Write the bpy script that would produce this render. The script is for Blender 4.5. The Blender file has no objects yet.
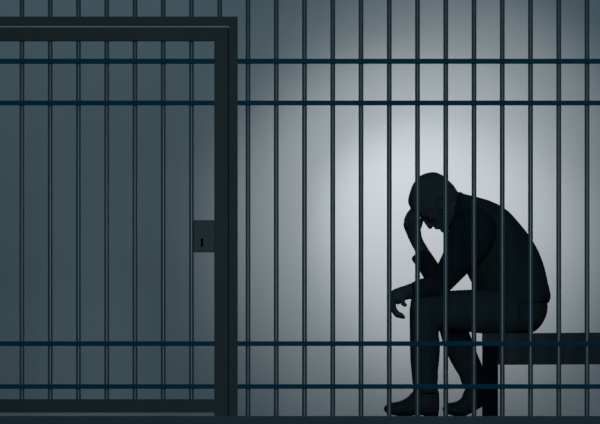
import bpy, bmesh, math
from mathutils import Vector

S = bpy.context.scene
COL = S.collection

# ------------------------------------------------------------ camera, light, exposure
F = 1300.0            # focal length in pixels of the 600 px wide frame
CAMY = -5.9           # camera distance in front of the bars (bars stand at y = 0)
cam_d = bpy.data.cameras.new('camera')
cam_d.sensor_width = 36.0
cam_d.lens = F / 600 * 36
cam_d.shift_y = (416 - 212) / 600
cam = bpy.data.objects.new('camera', cam_d)
COL.objects.link(cam)
cam.location = (0, CAMY, 0)
cam.rotation_euler = (math.radians(90), 0, 0)
S.camera = cam

S.view_settings.view_transform = 'Standard'
S.view_settings.look = 'None'
S.view_settings.exposure = 0
S.view_settings.gamma = 1
S.view_settings.use_curve_mapping = False

w = bpy.data.worlds.new('dim_surroundings')
S.world = w
w.use_nodes = True
bg = w.node_tree.nodes['Background']
bg.inputs[0].default_value = (0.43, 0.74, 0.93, 1)
bg.inputs[1].default_value = 0.088


def aim(o, p):
    o.rotation_euler = (Vector(p) - o.location).to_track_quat('-Z', 'Y').to_euler()


def spot(name, loc, target, energy, angle, blend, color, radius=0.1):
    d = bpy.data.lights.new(name, 'SPOT')
    d.energy = energy
    d.spot_size = math.radians(angle)
    d.spot_blend = blend
    d.color = color
    d.shadow_soft_size = radius
    o = bpy.data.objects.new(name, d)
    COL.objects.link(o)
    o.location = loc
    aim(o, target)
    return o


# three ceiling spots inside the cell, behind the sitting man, washing the rear wall
spot('wall_spot', (1.714, 1.4, 2.40), (1.148, 4.1, 1.866), 1.531 * 57, math.degrees(1.240), 0.852, (1.0, 0.985, 0.98))
spot('wall_spot', (-0.203, 2.185, 2.65), (1.098, 4.1, 1.283), 1.706 * 57, math.degrees(0.874), 0.875, (1.0, 0.985, 0.98))
spot('wall_spot', (0.94, 1.4, 2.40), (0.786, 4.1, 1.516), 1.48 * 57, math.degrees(1.104), 0.85, (1.0, 0.985, 0.98))
# unseen tall area light added behind the viewer to brighten the bar fronts
d = bpy.data.lights.new('front_fill', 'AREA')
d.energy = 120
d.shape = 'RECTANGLE'
d.size = 1.8
d.size_y = 3.0
d.color = (0.62, 0.9, 1.0)
o = bpy.data.objects.new('front_fill', d)
COL.objects.link(o)
o.location = (0.3, -6.9, 1.6)
aim(o, (0.3, 0, 1.6))


# ------------------------------------------------------------ materials
def mat(name, color, rough=0.6, spec=0.3, metal=0.0, var=0.0, scale=8.0, bump=0.0, sheen=0.0):
    m = bpy.data.materials.new(name)
    m.use_nodes = True
    nt = m.node_tree
    b = nt.nodes['Principled BSDF']
    b.inputs['Base Color'].default_value = (*color, 1)
    b.inputs['Roughness'].default_value = rough
    b.inputs['Specular IOR Level'].default_value = spec
    b.inputs['Metallic'].default_value = metal
    tc = nt.nodes.new('ShaderNodeTexCoord')
    n = nt.nodes.new('ShaderNodeTexNoise')
    n.inputs['Scale'].default_value = scale
    n.inputs['Detail'].default_value = 4
    nt.links.new(tc.outputs['Object'], n.inputs['Vector'])
    r = nt.nodes.new('ShaderNodeValToRGB')
    r.color_ramp.elements[0].color = (*[c * (1 - var) for c in color], 1)
    r.color_ramp.elements[1].color = (*[min(1, c * (1 + var)) for c in color], 1)
    r.color_ramp.elements[0].position = 0.3
    r.color_ramp.elements[1].position = 0.7
    nt.links.new(n.outputs['Fac'], r.inputs['Fac'])
    nt.links.new(r.outputs['Color'], b.inputs['Base Color'])
    if bump:
        bn = nt.nodes.new('ShaderNodeBump')
        bn.inputs['Strength'].default_value = bump
        bn.inputs['Distance'].default_value = 0.002
        nt.links.new(n.outputs['Fac'], bn.inputs['Height'])
        nt.links.new(bn.outputs['Normal'], b.inputs['Normal'])
    return m


M = {
    'wall': mat('painted_plaster', (0.66, 0.69, 0.705), 0.95, 0.0, var=0.015, scale=2.0),
    'floor': mat('dark_concrete', (0.10, 0.12, 0.13), 0.9, 0.1, var=0.1, scale=5),
    'kerb': mat('kerb_concrete', (0.056, 0.078, 0.090), 0.9, 0.1, var=0.06, scale=9),
    'bar': mat('blue_grey_steel', (0.034, 0.056, 0.068), 0.34, 0.75, var=0.04, scale=20),
    'rail': mat('navy_painted_steel', (0.001, 0.052, 0.095), 0.7, 0.05, var=0.05, scale=20),
    'frame': mat('charcoal_steel', (0.040, 0.050, 0.053), 0.6, 0.1, var=0.05, scale=12),
    'lock': mat('lock_steel', (0.032, 0.049, 0.052), 0.5, 0.2, var=0.05, scale=30),
    'black': mat('keyhole_black', (0.002, 0.002, 0.002), 0.9, 0.0),
    'bench': mat('bench_slab_paint', (0.020, 0.029, 0.031), 0.6, 0.15, var=0.06, scale=6),
    'benchleg': mat('bench_leg_paint', (0.004, 0.006, 0.010), 0.8, 0.05, var=0.1, scale=10),
    'skin': mat('silhouette_skin', (0.038, 0.048, 0.051), 0.7, 0.1, var=0.05, scale=30),  # near-black: the backlit silhouette's darkness is put into the skin colour
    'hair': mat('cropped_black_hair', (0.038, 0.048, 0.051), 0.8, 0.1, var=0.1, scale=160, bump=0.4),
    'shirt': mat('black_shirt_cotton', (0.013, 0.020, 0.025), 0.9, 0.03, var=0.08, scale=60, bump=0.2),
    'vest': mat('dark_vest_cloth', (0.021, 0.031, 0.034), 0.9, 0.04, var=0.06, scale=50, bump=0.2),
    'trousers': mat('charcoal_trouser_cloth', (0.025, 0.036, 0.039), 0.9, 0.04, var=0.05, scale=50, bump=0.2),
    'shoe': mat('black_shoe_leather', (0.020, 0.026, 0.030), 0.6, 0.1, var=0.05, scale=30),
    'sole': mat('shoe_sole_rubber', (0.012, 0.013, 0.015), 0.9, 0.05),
}


# ------------------------------------------------------------ helpers
def P(px, py, y):
    """world point seen at pixel (px, py) of the frame at depth y behind the bars"""
    D = y - CAMY
    return Vector(((px - 300) * D / F, y, (416 - py) * D / F))


def link(name, bm, m, parent=None, smooth=False):
    me = bpy.data.meshes.new(name)
    bmesh.ops.recalc_face_normals(bm, faces=bm.faces)
    bm.to_mesh(me)
    bm.free()
    me.materials.append(m)
    if smooth:
        for p in me.polygons:
            p.use_smooth = True
    o = bpy.data.objects.new(name, me)
    COL.objects.link(o)
    if parent:
        o.parent = parent
        o.matrix_parent_inverse.identity()
        o.location = -parent.location if parent.rotation_euler.z == 0 else (0, 0, 0)
    return o


def thing(name, loc, label, cat, group=None, rz=0):
    o = bpy.data.objects.new(name, None)
    COL.objects.link(o)
    o.location = loc
    o.rotation_euler.z = rz
    o['label'] = label
    o['category'] = cat
    if group:
        o['group'] = group
    return o


def box(bm, a, b, bev=0.0):
    t = bmesh.new()
    bmesh.ops.create_cube(t, size=1)
    for v in t.verts:
        v.co = Vector([(a[i] + b[i]) / 2 + v.co[i] * (b[i] - a[i]) for i in range(3)])
    if bev:
        bmesh.ops.bevel(t, geom=t.edges[:], offset=bev, segments=2, affect='EDGES', profile=0.7)
    me = bpy.data.meshes.new('t')
    t.to_mesh(me)
    t.free()
    bm.from_mesh(me)
    bpy.data.meshes.remove(me)


def struct(name, a, b, m):
    bm = bmesh.new()
    box(bm, a, b)
    o = link(name, bm, m)
    o['kind'] = 'structure'
    return o


def post(bm, x, y, z0, z1, r, n=20):
    ring = []
    for z in (z0, z0 + 0.001, z1 - 0.001, z1):
        ring.append([bm.verts.new((x + r * math.cos(2 * math.pi * k / n), y + r * math.sin(2 * math.pi * k / n), z)) for k in range(n)])
    for k in range(n):
        for i in range(3):
            bm.faces.new((ring[i][k], ring[i][(k + 1) % n], ring[i + 1][(k + 1) % n], ring[i + 1][k]))
    bm.faces.new(ring[0])
    bm.faces.new(ring[3])


def loft(bm, secs, n=24, e=1.0):
    """closed tube through sections ((ax,ay),(bx,by),y,half depth); a and b are the two outline pixels"""
    rings = []
    for (a, b, y, h) in secs:
        A, B = P(a[0], a[1], y), P(b[0], b[1], y)
        c, u = (A + B) / 2, (A - B) / 2
        r = []
        for k in range(n):
            t = 2 * math.pi * k / n
            cs, sn = math.cos(t), math.sin(t)
            r.append(bm.verts.new(c + u * cs + Vector((0, h * math.copysign(abs(sn) ** e, sn), 0))))
        rings.append(r)
    for i in range(len(rings) - 1):
        for k in range(n):
            bm.faces.new((rings[i][k], rings[i][(k + 1) % n], rings[i + 1][(k + 1) % n], rings[i + 1][k]))
    bm.faces.new(rings[0][::-1])
    bm.faces.new(rings[-1])


def smooth_secs(secs, sub=4):
    """Catmull-Rom resampling of loft sections"""
    v = [[*s[0], *s[1], s[2], s[3]] for s in secs]
    out = []
    for i in range(len(v) - 1):
        p0, p1, p2, p3 = v[max(i - 1, 0)], v[i], v[i + 1], v[min(i + 2, len(v) - 1)]
        for k in range(sub):
            t = k / sub
            out.append([0.5 * (2 * b + (c - a) * t + (2 * a - 5 * b + 4 * c - d) * t * t + (3 * b - a - 3 * c + d) * t ** 3)
                        for a, b, c, d in zip(p0, p1, p2, p3)])
    out.append(v[-1])
    return [((q[0], q[1]), (q[2], q[3]), q[4], max(q[5], 0.002)) for q in out]


def sl(bm, secs, **k):
    loft(bm, smooth_secs(secs), **k)


def shrink(secs, f, fy):
    out = []
    for (a, b, y, h) in secs:
        c = ((a[0] + b[0]) / 2, (a[1] + b[1]) / 2)
        out.append(((c[0] + (a[0] - c[0]) * f, c[1] + (a[1] - c[1]) * f), (c[0] + (b[0] - c[0]) * f, c[1] + (b[1] - c[1]) * f), y, h * fy))
    return out


def ball(bm, c, r, sc=(1, 1, 1), seg=16):
    q = bmesh.ops.create_uvsphere(bm, u_segments=seg, v_segments=10, radius=1)
    for v in q['verts']:
        v.co = Vector((v.co.x * r * sc[0], v.co.y * r * sc[1], v.co.z * r * sc[2])) + c


def cone(bm, p, r1, q, r2, n=12):
    """tapered capsule"""
    d = (q - p)
    L = d.length
    if L < 1e-6:
        return
    d = d / L
    a = d.orthogonal().normalized()
    b = d.cross(a)
    prof = []
    for k in range(5):
        t = -math.pi / 2 + k * math.pi / 8
        prof.append((p + d * (r1 * math.sin(t)), r1 * math.cos(t)))
    prof.append((p, r1))
    prof.append((q, r2))
    for k in range(1, 5):
        t = k * math.pi / 8
        prof.append((q + d * (r2 * math.sin(t)), r2 * math.cos(t)))
    prof[0] = (prof[0][0], r1 * 0.02)
    prof[-1] = (prof[-1][0], r2 * 0.02)
    rings = [[bm.verts.new(c + (a * math.cos(2 * math.pi * k / n) + b * math.sin(2 * math.pi * k / n)) * r) for k in range(n)] for c, r in prof]
    for i in range(len(rings) - 1):
        for k in range(n):
            bm.faces.new((rings[i][k], rings[i][(k + 1) % n], rings[i + 1][(k + 1) % n], rings[i + 1][k]))
    bm.faces.new(rings[0][::-1])
    bm.faces.new(rings[-1])


def chain(bm, pts):
    """pts: list of (px, py, y, radius in metres)"""
    for a, b in zip(pts, pts[1:]):
        cone(bm, P(a[0], a[1], a[2]), a[3], P(b[0], b[1], b[2]), b[3])


def skin_over(o, voxel, it=3, f=0.5):
    m = o.modifiers.new('union', 'REMESH')
    m.mode = 'VOXEL'
    m.voxel_size = voxel
    m.use_smooth_shade = True
    s = o.modifiers.new('soften', 'SMOOTH')
    s.factor = f
    s.iterations = it


def X(px, y=0.0):
    return (px - 300) * (y - CAMY) / F


def Z(py, y=0.0):
    return (416 - py) * (y - CAMY) / F


# ------------------------------------------------------------ the room
struct('wall_back', (-6, 4.1, -0.15), (6.5, 4.3, 5.0), M['wall'])
struct('floor', (-6, 0.06, -0.15), (6.5, 4.1, -0.004), M['floor'])
struct('trim_1', (-4, -0.05, -0.15), (4.5, 0.06, 0.0), M['kerb'])      # kerb the bars stand on
fl = struct('floor_corridor', (-6, -8, -0.25), (6.5, -0.05, -0.15), M['floor'])

# ------------------------------------------------------------ bars
BR = 0.0110
FY = -0.022           # front of flat steel members
BARX = [22.0 + 28.25 * k for k in range(-5, 32)]
RAILS = [(58.8, 63.4), (100.6, 105.0), (341.3, 345.9), (384.2, 388.8)]
JL, JR = (-33, -22.5), (228.8, 237.6)        # left and right jamb of the door frame (pixels)
TOP = 2.35


def bar_part(parent, px, z0, z1):
    bm = bmesh.new()
    post(bm, X(px), 0, z0, z1, BR)
    return link('bar', bm, M['bar'], parent, True)


def rail_part(parent, x0, x1, y0, y1):
    bm = bmesh.new()
    box(bm, (x0, -0.0225, Z(y1, -0.02)), (x1, -0.0118, Z(y0, -0.02)), 0.0015)
    return link('rail', bm, M['rail'], parent)


grille = thing('bar_grille', (X(410), 0, 0), 'fixed grille of upright steel bars crossed by navy rails, standing right of the cell gate', 'cell bars')
left_grille = thing('bar_grille', (X(-100), 0, 0), 'narrow fixed grille of steel bars beyond the left jamb of the cell gate', 'cell bars')
transom = thing('transom_bars', (X(100), 0, Z(16.5)), 'row of short upright steel bars above the lintel of the cell gate', 'cell bars')
for px in BARX:
    if px > JR[1]:
        bar_part(grille, px, 0.0, TOP)
    elif px < JL[0]:
        bar_part(left_grille, px, 0.0, TOP)
    else:
        bar_part(transom, px, Z(21), TOP)
for (a, b) in RAILS:
    rail_part(grille, X(JR[1]), X(905), a, b)
    rail_part(left_grille, X(-135), X(JL[0]), a, b)
bm = bmesh.new()
box(bm, (X(JR[1]), -0.02, TOP), (X(905), 0.02, TOP + 0.05))
link('head_rail', bm, M['frame'], grille)
bm = bmesh.new()
box(bm, (X(-135), -0.02, TOP), (X(JL[0] - 0.6), 0.02, TOP + 0.05))
link('head_rail', bm, M['frame'], left_grille)
bm = bmesh.new()
box(bm, (X(JL[0]), -0.02, TOP), (X(JR[1]), 0.02, TOP + 0.05))
link('head_rail', bm, M['frame'], transom)

# fixed door frame: two jambs and a lintel
fr = thing('gate_frame', (X(100), 0, 0), 'fixed charcoal steel frame around the cell gate, with two jambs and a lintel', 'frame')
FD = FY - 0.004
for (nm, x0, x1, y0, y1) in (('jamb', JR[0], JR[1], 16.5, 416), ('jamb', JL[0], JL[1], 16.5, 416), ('lintel', JL[1], JR[0], 16.5, 25.0)):
    bm = bmesh.new()
    box(bm, (X(x0, FD), FD, max(Z(y1, FD), 0)), (X(x1, FD), -0.0125, Z(y0, FD)), 0.0008)
    link(nm, bm, M['frame'], fr)
bm = bmesh.new()
box(bm, (X(225.5), -0.0125, 0.0), (X(231), -0.006, Z(29)))
link('door_stop', bm, M['benchleg'], fr)

# the door leaf
leaf = thing('cell_gate', (X(100), 0, 0), 'closed barred cell gate in a flat charcoal frame with a square lock plate', 'gate')
LX0, LX1 = -21.5, 227.8
for (nm, x0, x1, y0, y1) in (('stile', 214.2, LX1, 27.2, 415.95), ('stile', LX0, -8, 27.2, 415.95),
                             ('top_rail', -8, 214.2, 27.2, 40.6), ('bottom_rail', -8, 214.2, 399.2, 412.6)):
    bm = bmesh.new()
    box(bm, (X(x0, FD), FD, Z(y1, FD)), (X(x1, FD), -0.0125, Z(y0, FD)), 0.0008)
    link(nm, bm, M['frame'], leaf)
for px in BARX:
    if -8 < px < 214:
        bar_part(leaf, px, Z(408), Z(33))
for (a, b) in RAILS:
    rail_part(leaf, X(-8), X(214.5), a, b)
bm = bmesh.new()
LY = -0.030
box(bm, (X(193.4, LY), LY, Z(252, LY)), (X(214.4, LY), -0.012, Z(220, LY)), 0.004)
lock = link('lock_plate', bm, M['lock'], leaf)
bm = bmesh.new()
cx, cz = X(202, LY), Z(240, LY)
n = 16
pts = [(cx + 0.0072 * math.cos(t), cz + 0.0072 * math.sin(t)) for t in [math.radians(-48 + 276 * k / n) for k in range(n + 1)]]
pts += [(cx - 0.0065, cz - 0.030), (cx + 0.0065, cz - 0.030)]
fv = [bm.verts.new((x, LY - 0.0006, z)) for x, z in pts]
bv = [bm.verts.new((x, LY + 0.004, z)) for x, z in pts]
bm.faces.new(fv)
bm.faces.new(bv[::-1])
for k in range(len(pts)):
    j = (k + 1) % len(pts)
    bm.faces.new((fv[k], fv[j], bv[j], bv[k]))
kh = link('keyhole', bm, M['black'], lock)  # solid black inset, the dark of the hole put into its colour
kh.location = (0, 0, 0)

# ------------------------------------------------------------ bench
YB = 0.36                                   # depth of its front corner behind the bars
ang = -math.atan2(182, F)
c0 = P(482, 416, YB)
bench = thing('bench', (c0.x, c0.y, -0.004), 'dark slab bench on square legs, running out of the right edge of the picture', 'bench', rz=ang)
px_m = F / (YB - CAMY)
zt, zb = (416 - 333.5) / px_m, (416 - 364) / px_m
bm = bmesh.new()
box(bm, (0, 0, zt - 0.036), (1.5, 0.42, zt + 0.004), 0.002)
s = link('seat', bm, M['bench'], bench)
for (x, y) in ((0.0772, 0.0), (0.0772, 0.396)):
    bm = bmesh.new()
    box(bm, (x, y + 0.001, zb if y == 0 else zb + 0.03), (1.4, y + 0.022, zt - 0.036), 0.0015)
    link('apron', bm, M['bench'], bench)
for (x, y) in ((0.0, 0.0), (1.4, 0.0), (0.002, 0.34), (1.4, 0.34)):
    bm = bmesh.new()
    box(bm, (x + 0.0006, y - 0.002 if y == 0 else y, 0), (x + 0.0765, y + 0.078, zt - 0.036), 0.001)
    link('leg', bm, M['benchleg'], bench)

# ------------------------------------------------------------ the sitting man
Y0 = 0.60
man = thing('person', (X(500, Y0), Y0, -0.004), 'man sitting hunched on the bench, forehead in one hand, other hand over his knee', 'person')

HEAD = [((408.6, 197), (412.5, 185), Y0, .028), ((408.2, 202), (418.5, 177.2), Y0, .054), ((410, 207), (426.5, 173.6), Y0, .069),
        ((413.5, 212), (435, 172.9), Y0, .077), ((418, 215.5), (442, 175.9), Y0, .079), ((423, 219), (448.5, 181.3), Y0, .077),
        ((428, 222.5), (454.5, 187.8), Y0, .069), ((433, 224.7), (459, 197), Y0, .060), ((438, 227.2), (461, 206), Y0, .050),
        ((444, 231.5), (462, 217), Y0, .034)]
NECK = [((440, 216), (452, 186), Y0, .056), ((449, 226), (459.5, 193), Y0, .060), ((456, 236), (470, 197), Y0, .085)]
TORSO = [((452, 231), (460.5, 193.2), Y0, .080), ((452, 240), (472.5, 196.6), Y0, .150), ((455, 249), (489.5, 201.8), Y0, .195),
         ((459, 258), (505, 210), Y0, .205), ((463, 266), (517.5, 222.7), Y0, .200), ((467, 273), (529, 237.0), Y0, .190),
         ((471, 281), (537.5, 251), Y0, .180), ((476, 291), (543.5, 266.5), Y0, .175), ((482, 300), (547.3, 283), Y0, .178),
         ((486, 306), (550, 296.5), Y0, .184), ((487, 310), (548, 303.5), Y0, .180)]
PELVIS = [((482, 296), (544, 296), Y0, .165), ((482, 308), (547, 305), Y0, .176), ((484, 318), (546, 315), Y0, .178),
          ((486, 328), (541.5, 324.5), Y0, .170), ((488, 333), (536, 330.5), Y0, .150), ((490, 334), (531, 333), Y0, .130)]
YN, YF = Y0 - .11, Y0 + .13
NTHIGH = [((411.6, 298), (410, 316), YN, .044), ((417, 295.5), (416, 327), YN, .062), ((427, 293.5), (427, 332), YN, .068),
          ((440, 291.5), (443, 329.5), YN, .074), ((456, 290.2), (458, 330.3), YN, .080), ((474, 289.4), (478, 333.3), YN, .086),
          ((495, 289), (498, 334.8), YN, .090), ((515, 290), (518, 334.6), YN, .088)]
NSHIN = [((411.6, 296.8), (436, 304), YN, .050), ((409.6, 309), (440, 322), YN, .061), ((409.6, 325), (438.8, 333.5), YN, .061),
         ((409.9, 345), (440, 345), YN, .060), ((410.2, 358), (439.5, 358), YN, .060), ((411.4, 372), (438, 371.5), YN, .058),
         ((412.2, 381), (438.2, 377), YN, .058), ((413.2, 386), (437.6, 384), YN, .057), ((412.8, 393), (438.8, 394), YN, .056)]
FTHIGH = [((440, 297), (439, 318), YF, .045), ((446, 294), (445, 326), YF, .065), ((460, 293), (458, 329.5), YF, .075),
          ((485, 293), (482, 331.5), YF, .085), ((512, 294), (510, 331.5), YF, .085)]
FSHIN = [((440, 305), (466, 312), YF, .052), ((438, 322), (467.5, 327), YF, .060), ((442, 340), (472.5, 341), YF, .060),
         ((448, 356), (478, 355.5), YF, .058), ((454, 367.5), (481.5, 364), YF, .057), ((459, 375.6), (483.6, 372), YF, .056),
         ((460.5, 380), (484.6, 378), YF, .056), ((463.8, 389), (485.6, 388), YF, .055)]
NS, NE = Y0 - .185, Y0 - .13
NUP = [((461, 212), (478, 206), NS + .02, .045), ((452.4, 222), (493, 219), NS, .062), ((447.6, 233), (496.5, 237), NS, .068),
       ((445.5, 246), (487, 255.5), NS + .01, .066), ((441, 257), (470.5, 270.6), NS + .02, .061), ((436, 267), (459.5, 281.5), NS + .035, .056),
       ((429, 276.5), (450.5, 290.3), NE, .052), ((425, 287), (444, 297), NE, .044)]
NFORE = [((446, 280), (449, 293), NE, .040), ((440, 276), (441, 298.6), NE, .050), ((430, 276.2), (430, 299), NE, .050),
         ((420, 279), (420, 299), NE, .045), ((411, 282.8), (412, 299.2), NE, .038)]
FS, FE, FH = Y0 + .185, Y0 + .13, Y0 + .045
FUP = [((464, 214), (488, 214), FS, .050), ((454, 236), (480, 244), FS, .060), ((448, 252), (468, 262), FS - .02, .054),
       ((440, 266), (458, 280), FE + .02, .050), ((432, 278), (448, 290), FE, .045)]
FFORE = [((427, 285), (449, 275), FE, .044), ((423.5, 277.5), (441.5, 268), FE, .048), ((419, 270.5), (436.8, 261.5), FE - .01, .046),
         ((414.3, 263.5), (431.5, 253.6), FE - .03, .043), ((411.4, 259.2), (428.6, 249.6), FE - .04, .040), ((413, 256), (427, 247), FE - .045, .036)]
FWRIST = [((419, 266), (433, 257), FE - .03, .034), ((415.2, 252), (426.5, 246.0), FE - .05, .030), ((412.2, 246), (423.8, 241.5), FH + .03, .029),
          ((409, 239.5), (421.8, 236.5), FH + .02, .033), ((405.8, 232), (421, 230.5), FH + .01, .040), ((403.4, 225.5), (419.5, 225), FH, .042),
          ((404.6, 220.5), (419, 220.5), FH - .012, .040), ((407, 214.5), (419, 213.5), FH - .02, .034)]

# body: one continuous surface, slightly slimmer than the clothes where these cover it
bm = bmesh.new()
sl(bm, HEAD)
sl(bm, NECK)
sl(bm, shrink(TORSO, .90, .90))
sl(bm, shrink(PELVIS, .88, .88))
for q in (NTHIGH, NSHIN, FTHIGH, FSHIN, NUP, FUP, NFORE):
    sl(bm, shrink(q, .80, .80))
sl(bm, shrink(FFORE, .78, .8))
sl(bm, FWRIST)
# face: brow, nose, lips, chin, eyes, ears
pxm = (Y0 - CAMY) / F
cone(bm, P(421.5, 216.5, Y0), 1.4 * pxm, P(430.1, 226.9, Y0), 2.3 * pxm)
for s in (-1, 1):
    ball(bm, P(431.3, 225.6, Y0 + s * .008), 2.2 * pxm)                      # nostril wings
    cone(bm, P(417.0, 214.2, Y0 + s * .008), 1.8 * pxm, P(420, 210.5, Y0 + s * .046), 1.8 * pxm)   # brow ridge
    ball(bm, P(423.8, 213.5, Y0 + s * .033), .0135)                        # eyeball under the lid
    ball(bm, P(431.5, 217.0, Y0 + s * .045), .020)                         # cheekbone
    # ear: rim, lobe and concha ridge
    e = [(436.5, 201.5), (439.5, 197.5), (444.5, 198.0), (446.8, 202.5), (446, 208), (442.6, 212.6), (440.0, 211.5)]
    chain(bm, [(x, y, Y0 + s * (.080 + .004 * min(k, 3)), .0045) for k, (x, y) in enumerate(e)])
    ball(bm, P(441.8, 205.5, Y0 + s * .079), .020, (1, .45, 1.3))
cone(bm, P(436.0, 226.8, Y0 - .018), 1.5 * pxm, P(436.2, 228.0, Y0), 1.7 * pxm)
cone(bm, P(436.2, 228.0, Y0), 1.7 * pxm, P(436.0, 226.8, Y0 + .018), 1.5 * pxm)
cone(bm, P(438.4, 227.9, Y0 - .015), 1.4 * pxm, P(438.4, 227.9, Y0 + .015), 1.4 * pxm)
cone(bm, P(443.6, 229.6, Y0 - .012), 3.2 * pxm, P(443.6, 229.6, Y0 + .012), 3.2 * pxm)
cone(bm, P(445, 229.5, Y0 - .012), 3.4 * pxm, P(452, 214, Y0 - .052), 3.6 * pxm)
cone(bm, P(445, 229.5, Y0 + .012), 3.4 * pxm, P(452, 214, Y0 + .052), 3.6 * pxm)
# near hand hanging over the knee: palm, four fingers, thumb
sl(bm, [((420, 281), (421, 298), NE, .030), ((411, 283.4), (412, 298.9), NE, .029), ((403.5, 285.9), (406.5, 299.8), NE, .034),
        ((397.4, 287.9), (403, 301.6), NE, .040), ((393.2, 289.8), (399.5, 304.2), NE, .042), ((390.2, 292.6), (397.6, 304.6), NE, .040)])
for k, (dy, dx, ln, r) in enumerate(((-.031, 0.8, .93, .0084), (-.0105, 0.1, 1.0, .0090), (.0105, 0.0, .98, .0088), (.031, 1.6, .80, .0076))):
    y = NE + dy
    chain(bm, [(393.6 + dx, 296.0, y, r + .002), (392.2 + dx, 303.5, y + dy * .08, r + .002),
               (393.2 + dx * 1.2, 303.5 + 7.5 * ln, y + dy * .1, r + .0016),
               (396.6 + dx, 303.5 + 12.0 * ln, y + dy * .06, r + .0010), (403.6 - 1.6 * (1 - ln) * 5, 303.5 + 13.7 * ln, y, r)])
chain(bm, [(407, 294.5, NE - .030, .012), (402.4, 299.8, NE - .046, .0120), (402.8, 303.4, NE - .047, .0110), (405.2, 305.0, NE - .043, .0098)])
# far hand holding the forehead
for k, (dy, ln, r) in enumerate(((-.034, .88, .0082), (-.0115, 1.0, .0088), (.0115, .97, .0086), (.034, .78, .0076))):
    y = FH - .015 + dy
    chain(bm, [(407, 226, y, r + .001), (405.6 + .6 * abs(k - 1), 220.0, y - .004, r + .0005),
               (408.2 + .5 * abs(k - 1), 213.8, y - .010, r), (411.5 + 1.2 * ln, 208.6 - abs(k - 1) * .7, y * .8 + Y0 * .2 - .004, r - .0006),
               (414.5 + 3 * ln, 204.8 - 2 * ln, y * .75 + Y0 * .25, r - .0015)])
chain(bm, [(416, 234, FH + .03, .012), (419.6, 227, FH + .030, .0112), (421.4, 221.5, FH + .020, .0095), (421.8, 216.5, FH + .008, .0080)])
# feet inside the shoes
chain(bm, [(424, 385, YN, .038), (425, 404, YN, .030), (394, 408, YN, .020)])
chain(bm, [(474, 380, YF, .036), (476, 399, YF, .026), (450, 408, YF, .018)])
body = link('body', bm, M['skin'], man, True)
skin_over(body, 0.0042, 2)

# hair: close-cropped cap over crown and back of the head
bm = bmesh.new()
cap = []
for i, (a, b, y, h) in enumerate(HEAD[:8]):
    t = (.30, .27, .28, .33, .40, .46, .52, .60)[i]
    a2 = (a[0] + (b[0] - a[0]) * t, a[1] + (b[1] - a[1]) * t)
    o_ = ((b[0] - a[0]) * .008, (b[1] - a[1]) * .008)
    cap.append((a2, (b[0] + o_[0], b[1] + o_[1]), y, h * (1.035 if i < 6 else .99)))
sl(bm, cap)
hair = link('hair', bm, M['hair'], man, True)
skin_over(hair, 0.005, 2)

# shirt: collar and long sleeves
bm = bmesh.new()
sl(bm, NUP)
sl(bm, NFORE)
sl(bm, FUP)
sl(bm, FFORE)
sl(bm, [((447, 229), (458.4, 192.2), Y0, .066), ((449, 232), (461.2, 192.0), Y0, .070), ((453, 238), (468, 198), Y0, .082)])
sl(bm, shrink(TORSO, .96, .95))
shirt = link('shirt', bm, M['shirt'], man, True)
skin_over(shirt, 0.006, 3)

bm = bmesh.new()
sl(bm, TORSO)
vest = link('vest', bm, M['vest'], man, True)
skin_over(vest, 0.006, 1)

bm = bmesh.new()
sl(bm, PELVIS)
for q in (NTHIGH, NSHIN, FTHIGH, FSHIN):
    sl(bm, q)
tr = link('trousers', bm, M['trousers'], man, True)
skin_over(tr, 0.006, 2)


def shoe(secs, sole, y, name='shoe'):
    bm = bmesh.new()
    sl(bm, secs)
    o = link(name, bm, M['shoe'], man, True)
    skin_over(o, 0.005, 2)
    bm = bmesh.new()
    loft(bm, sole)
    s_ = link('sole', bm, M['sole'], o, False)
    s_.location = (0, 0, 0)
    return o


shoe([((383.6, 408.4), (384, 410.6), YN, .014), ((386.5, 404.6), (387, 413.2), YN, .032), ((392, 402.5), (393, 415.2), YN, .043),
      ((399, 401.2), (401, 416.2), YN, .047), ((404.5, 398.9), (408, 416.0), YN, .045), ((409, 395.6), (415, 415.4), YN, .040),
      ((412.8, 391.5), (422, 415.4), YN, .037), ((420, 388), (428, 416.2), YN, .038), ((430, 387), (434, 416.4), YN, .037),
      ((438, 390), (437.5, 416.0), YN, .032), ((439, 398), (439.2, 410), YN, .018)],
     [((388, 411.6), (389, 413.9), YN, .034), ((398, 412.9), (399, 416.3), YN, .048), ((408, 413), (409, 416.3), YN, .044),
      ((416, 412.4), (417, 414.9), YN, .038), ((422, 412), (423, 415.2), YN, .038), ((424, 412), (424.5, 416.6), YN, .038), ((438, 411), (437.8, 416.4), YN, .034)], YN)
shoe([((442.2, 409.4), (442.6, 411), YF, .014), ((444.5, 404.6), (446, 413.4), YF, .032), ((449, 402.8), (451.5, 415.4), YF, .042),
      ((456, 401.4), (460, 416.4), YF, .046), ((461.3, 397.8), (468, 414.6), YF, .042), ((464, 391), (475, 410), YF, .037),
      ((468, 386), (482, 406.4), YF, .037), ((477, 384), (486, 404.5), YF, .035), ((486, 388), (489, 401.5), YF, .026)],
     [((446, 411.4), (447, 413.8), YF, .033), ((454, 412.6), (455, 416.5), YF, .045), ((464, 412.4), (465.5, 416.0), YF, .043),
      ((471, 408.8), (473, 412.2), YF, .038), ((479, 404.8), (481, 407.4), YF, .036), ((487, 401.6), (488.6, 403.8), YF, .028)], YF)
